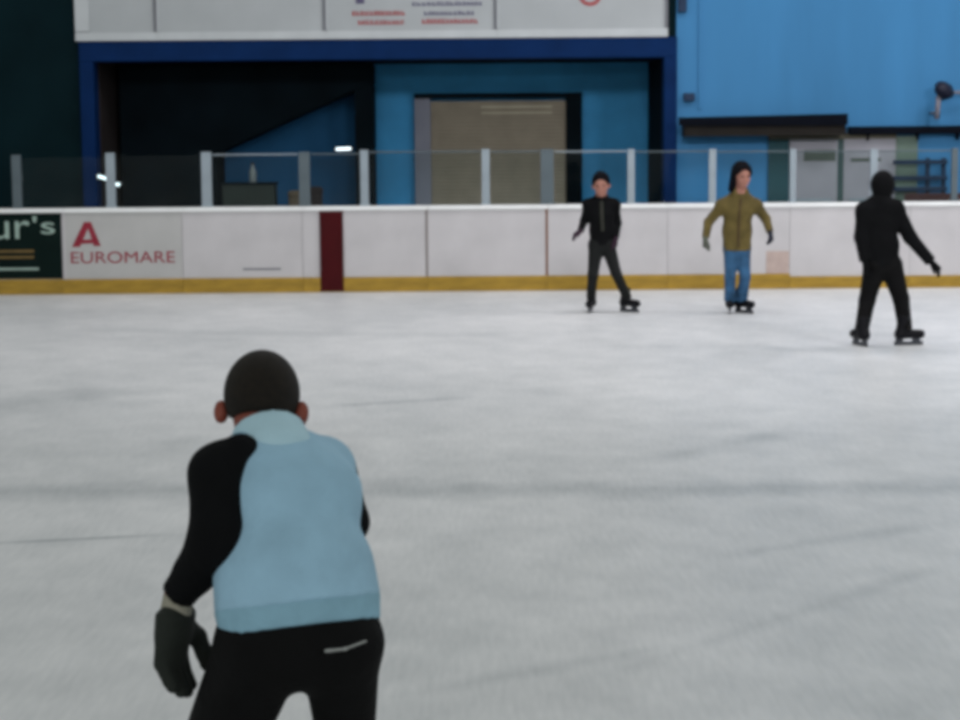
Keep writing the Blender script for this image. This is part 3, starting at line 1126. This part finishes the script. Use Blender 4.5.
for q in 'AB':
    F = Field(.01)
    hd = spec['hand' + q]
    hand_field(F, J['wr' + q] + hd[0].normalized() * .052, *hd, 1.28, .16)
    d = hd[0].normalized()
    F.limb(J['wr' + q] + d * .05, J['wr' + q] + d * .09, .032, .03, hd[2], 1.25, k=.02, fa=True)
    sublabel(solid('glove', F.grow(.007), .005, glove_m, root), 'dark glove')
    F = Field(.01)
    F.limb(J['wr' + q] - d * .004, J['wr' + q] + d * .058, .034, .039, fa=True, fb=True)
    sublabel(solid('cuff', F, .005, mat('pale grey beige cuff', (150, 146, 132), .9, .1, 12), root), 'pale grey cuff between sleeve and glove')
    skate(root, J['an' + q], spec['toe' + q], 1.05)

# --- 2. the skater in black by the roller shutter, facing the camera
b1 = on_ice(611, 312)
Y1 = b1.y
J = pts(Y1, head=(601, 184.5, -.10), neck=(601, 200, -.03), chest=(601, 213, -.02), waist=(602, 230, .0), hip=(602, 243, .0),
        shA=(589, 205, -.03), shB=(614, 205, .0), elA=(584, 221, .03), elB=(617.5, 223, .06), wrA=(580.5, 231, -.14), wrB=(616, 238, -.04),
        hjA=(596, 246, .0), hjB=(608, 246, .0), knA=(593, 275, -.08), knB=(616, 273, -.07), anA=(591, 298, .03), anB=(627, 299, .02))
for q in 'AB':
    J['an' + q].z = .165
lat = vec(1, .1, 0)
spec = dict(J=J, s=.9, lat=lat, hu=vec(-.04, .12, 1), hf=vec(-.12, -1, -.16), h=.011, hs=1.1,
            toeA=vec(-.25, -1, 0), toeB=vec(.75, -.7, 0),
            handA=(vec(-.6, -.5, -.35), vec(0, -.3, -1), vec(.3, -.9, .2)), handB=(vec(-.1, -.2, -1), vec(-1, 0, 0), vec(0, -1, .1)),
            hands=1.05, label='person in black jacket and dark trousers skating in front of the roller shutter')
root, hr, U, Fw = person(spec)
solid('hair', hair_field(J['head'], hr, U, Fw, 1.1, .014, -.03), .01, hair_black, root)
F = jacket_trunk(J, .9, lat, .98, hem=-.02, ratio=1.32)
F.limb(J['shA'], J['shB'], .07, .07, k=.05)
for q in 'AB':
    sleeves(F, J, q, .9, .98)
F.limb(J['neck'] - vec(0, 0, .05), J['neck'] + vec(0, -.03, .05), .078, .068, lat, 1.15, fb=True)
F.limb(J['neck'] + vec(0, .02, -.02), J['shA'], .06, .06, k=.05)
F.limb(J['neck'] + vec(0, .02, -.02), J['shB'], .06, .06, k=.05)
jk = solid('jacket', F, .011, cloth_black, root)
zb = Field(.004)
fr = vec(.1, -1, 0).normalized()
zb.chain([J['neck'] + vec(0, -.1, -.02), J['chest'] + vec(0, -.122, 0), J['waist'] + vec(0, -.118, 0)], [.012, .012, .012], vec(1, 0, 0), 1.6)
sublabel(solid('zip', zb, .006, mat('dull grey zip band', (44, 45, 38), .7, .1, 12), jk), 'dull grey zip band')
solid('trousers', trousers(J, .9, lat, 1.04, low=-.02), .011, grey_cloth, root)
for q in 'AB':
    F = Field(.01)
    hand_field(F, J['wr' + q], *spec['hand' + q], .9 * 1.05, .3)
    sublabel(solid('glove', F.grow(.006), .007, mat('dark purple glove', (44, 24, 40), .8, .2, 9), root), 'dark purple glove')
    skate(root, J['an' + q], spec['toe' + q], 1.0)

# --- 3. the skater in the tan jacket and jeans
b2 = on_ice(737, 313)
Y2 = b2.y
J = pts(Y2, head=(742, 175.5, -.08), neck=(740, 193.5, -.02), chest=(738, 210, -.02), waist=(737, 231, .0), hip=(737, 246, .0),
        shA=(722, 206, .0), shB=(756, 206, .0), elA=(708.5, 222, .03), elB=(766, 219, .03), wrA=(705.5, 238, -.05), wrB=(770, 232, -.06),
        hjA=(731, 250, .0), hjB=(743, 250, .0), knA=(730, 277, -.06), knB=(745, 277, -.06), anA=(730, 299, .02), anB=(742, 299, .03))
for q in 'AB':
    J['an' + q].z = .165
lat = vec(1, 0, 0)
spec = dict(J=J, s=.97, lat=lat, hu=vec(-.06, .1, 1), hf=vec(.28, -1, -.14), h=.011, hs=1.1,
            toeA=vec(-.15, -1, 0), toeB=vec(.65, -.8, 0),
            handA=(vec(-.1, -.2, -1), vec(1, 0, 0), vec(0, -1, .1)), handB=(vec(.15, -.3, -1), vec(-1, 0, 0), vec(0, -1, .1)),
            hands=1.05, label='person in olive tan jacket and blue jeans standing on skates, arms held out')
root, hr, U, Fw = person(spec)
F = hair_field(J['head'], hr, U, Fw, 1.1, .026, -.09)
hr_o = solid('hair', F, .01, hair_black, root)
F = Field(.03)
F.limb(J['head'] + U * .03 - Fw * .02 + hr * .07, J['neck'] - Fw * .0 + hr * .10 + U * .055, .052, .04)
F.limb(J['head'] - U * .02 - Fw * .06, J['neck'] - Fw * .085 - U * .03, .06, .05)
sublabel(solid('long_hair', F, .01, hair_black, hr_o), 'dark hair hanging down beside the face')
F = jacket_trunk(J, 1.0, lat, .99, hem=-.05, ratio=1.36)
F.limb(J['shA'], J['shB'], .075, .075, k=.05)
F.limb(J['neck'] + vec(0, .03, -.01), J['shA'], .07, .06, k=.05)
F.limb(J['neck'] + vec(0, .03, -.01), J['shB'], .07, .06, k=.05)
for q in 'AB':
    sleeves(F, J, q, 1.0, .96)
jk = solid('jacket', F, .011, tan, root)
F = Field(.015)
F.limb(J['neck'] - vec(.06, .02, .035), J['neck'] + vec(-.06, -.01, .045), .05, .045)
F.limb(J['neck'] - vec(-.06, .02, .035), J['neck'] + vec(.055, -.01, .03), .045, .04)
F.limb(J['neck'] + vec(-.05, .05, -.01), J['neck'] + vec(.05, .05, -.01), .045, .045)
solid('collar', F, .009, tan, jk)
F = Field(.004)
F.chain([J['neck'] + vec(0, -.105, -.05), J['chest'] + vec(0, -.132, 0), J['waist'] + vec(0, -.125, 0), J['hip'] + vec(0, -.128, .0)], [.009] * 4, vec(1, 0, 0), 1.5)
sublabel(solid('zip', F, .006, mat('brown zip band', (72, 56, 32), .7, .1, 12), jk), 'brown zip band')
solid('trousers', trousers(J, .93, lat, 1.0, low=-.03, flare=.016), .011, jean, root)
for q, m_ in (('A', mat('grey knit glove', (84, 88, 78), .9, .15, 10)), ('B', mat('dark knit glove', (30, 32, 46), .9, .15, 10))):
    F = Field(.01)
    hand_field(F, J['wr' + q], *spec['hand' + q], .97 * 1.05, .3)
    sublabel(solid('glove', F.grow(.005), .007, m_, root), 'grey glove' if q == 'A' else 'dark glove')
    skate(root, J['an' + q], spec['toe' + q], 1.0)

# --- 4. the skater all in black with one arm held out low
b3 = on_ice(887, 345)
Y3 = b3.y
J = pts(Y3, head=(883, 188, .06), neck=(879, 205, .02), chest=(879, 220, .02), waist=(881, 245, .0), hip=(882, 263, .0),
        shA=(865, 211, .0), shB=(895, 209, .03), elA=(861, 237, -.03), elB=(910, 237, .02), wrA=(865, 261, -.10), wrB=(931, 262, -.02),
        hjA=(875, 266, .0), hjB=(891, 266, .0), knA=(867, 301, .06), knB=(901, 299, .07), anA=(862, 329, -.05), anB=(905, 329, -.02))
for q in 'AB':
    J['an' + q].z = .165
lat = vec(1, .12, 0)
spec = dict(J=J, s=1.0, lat=lat, hu=vec(.06, .2, 1), hf=vec(.35, .93, -.2), h=.011, hs=1.1,
            toeA=vec(-.28, .9, 0), toeB=vec(.95, .15, 0),
            handA=(vec(.1, -.1, -1), vec(1, 0, 0), vec(0, 1, .1)), handB=(vec(.85, -.1, -.75), vec(-.6, 0, -.8), vec(0, 1, 0)),
            hands=1.05, label='person all in black with hood up, skating with one arm held out low')
root, hr, U, Fw = person(spec)
solid('hair', hair_field(J['head'], hr, U, Fw, 1.1, .012, -.05), .01, hair_black, root)
F = Field(.03)
F.ell(J['head'] + U * .03 - Fw * .022, (.112, .138, .132), (hr, Fw, U))
F.limb(J['head'] - U * .06 - Fw * .03, J['neck'] - U * .02, .075, .085, k=.05)
F.clip(J['head'] + Fw * .12, Fw)
F2 = jacket_trunk(J, 1.0, lat, 1.03, hem=-.02, ratio=1.36)
F2.limb(J['shA'], J['shB'], .08, .08, k=.05)
for q in 'AB':
    F2.limb(J['neck'] + vec(0, -.02, .02), J['sh' + q], .085, .075, k=.06)
for q in 'AB':
    sleeves(F2, J, q, 1.0, 1.22)
jk = solid('jacket', F2, .011, cloth_black, root)
solid('hood', F, .009, cloth_black, jk)
solid('trousers', trousers(J, 1.0, lat, 1.2, low=-.02), .011, denim_black, root)
for q in 'AB':
    F = Field(.01)
    hand_field(F, J['wr' + q], *spec['hand' + q], 1.05, .3)
    sublabel(solid('glove', F.grow(.005), .007, cloth_black, root), 'black glove')
    skate(root, J['an' + q], spec['toe' + q], 1.05)

# ------------------------------------------------------------------ light


def lamp(x, y, z, sx, sy, watts, col=(1, 1, 1), tilt=(0, 0, 0), spread=180):
    ld = bpy.data.lights.new('unseen_hall_light', 'AREA')
    ld.shape = 'RECTANGLE'
    ld.size, ld.size_y = sx, sy
    ld.energy = watts
    ld.color = col
    ld.spread = math.radians(spread)
    o = bpy.data.objects.new('unseen_hall_light', ld)
    o.location = (x, y, z)
    o.rotation_euler = tilt
    COL.objects.link(o)


for x, e in ((-9, .20), (-3.5, .48), (2.5, 1.0), (8.5, 1.75)):  # unseen rows, placed and weighted to brighten recess, boards and right hand ice
    lamp(x, 8.0, 6.3, 1.6, 1.0, 80 * e, (1.0, .97, 1.0), (math.radians(74), 0, 0), 85)
    lamp(x, 20.5, 8.0, 1.2, 3.0, 172 * e, (1.0, .96, 1.0))
    lamp(x, 12.5, 8.0, 1.2, 3.0, 85 * e, (1.0, .99, 1.0))
for x in (-5, 4):  # unseen pair added behind the camera to brighten the near skater's back
    lamp(x, -8.0, 5.2, 2.0, 1.0, 200, (.97, 1.0, 1.0), (math.radians(78), 0, 0))

w = bpy.data.worlds.new('world')
sc.world = w
w.use_nodes = True
w.node_tree.nodes['Background'].inputs[0].default_value = (.87, .93, .89, 1)
w.node_tree.nodes['Background'].inputs[1].default_value = .42

sc.view_settings.view_transform = 'Standard'
sc.view_settings.look = 'None'
sc.view_settings.gamma = 1
sc.view_settings.use_curve_mapping = False
sc.view_settings.exposure = 0.0
sc.cycles.filter_width = 4.6
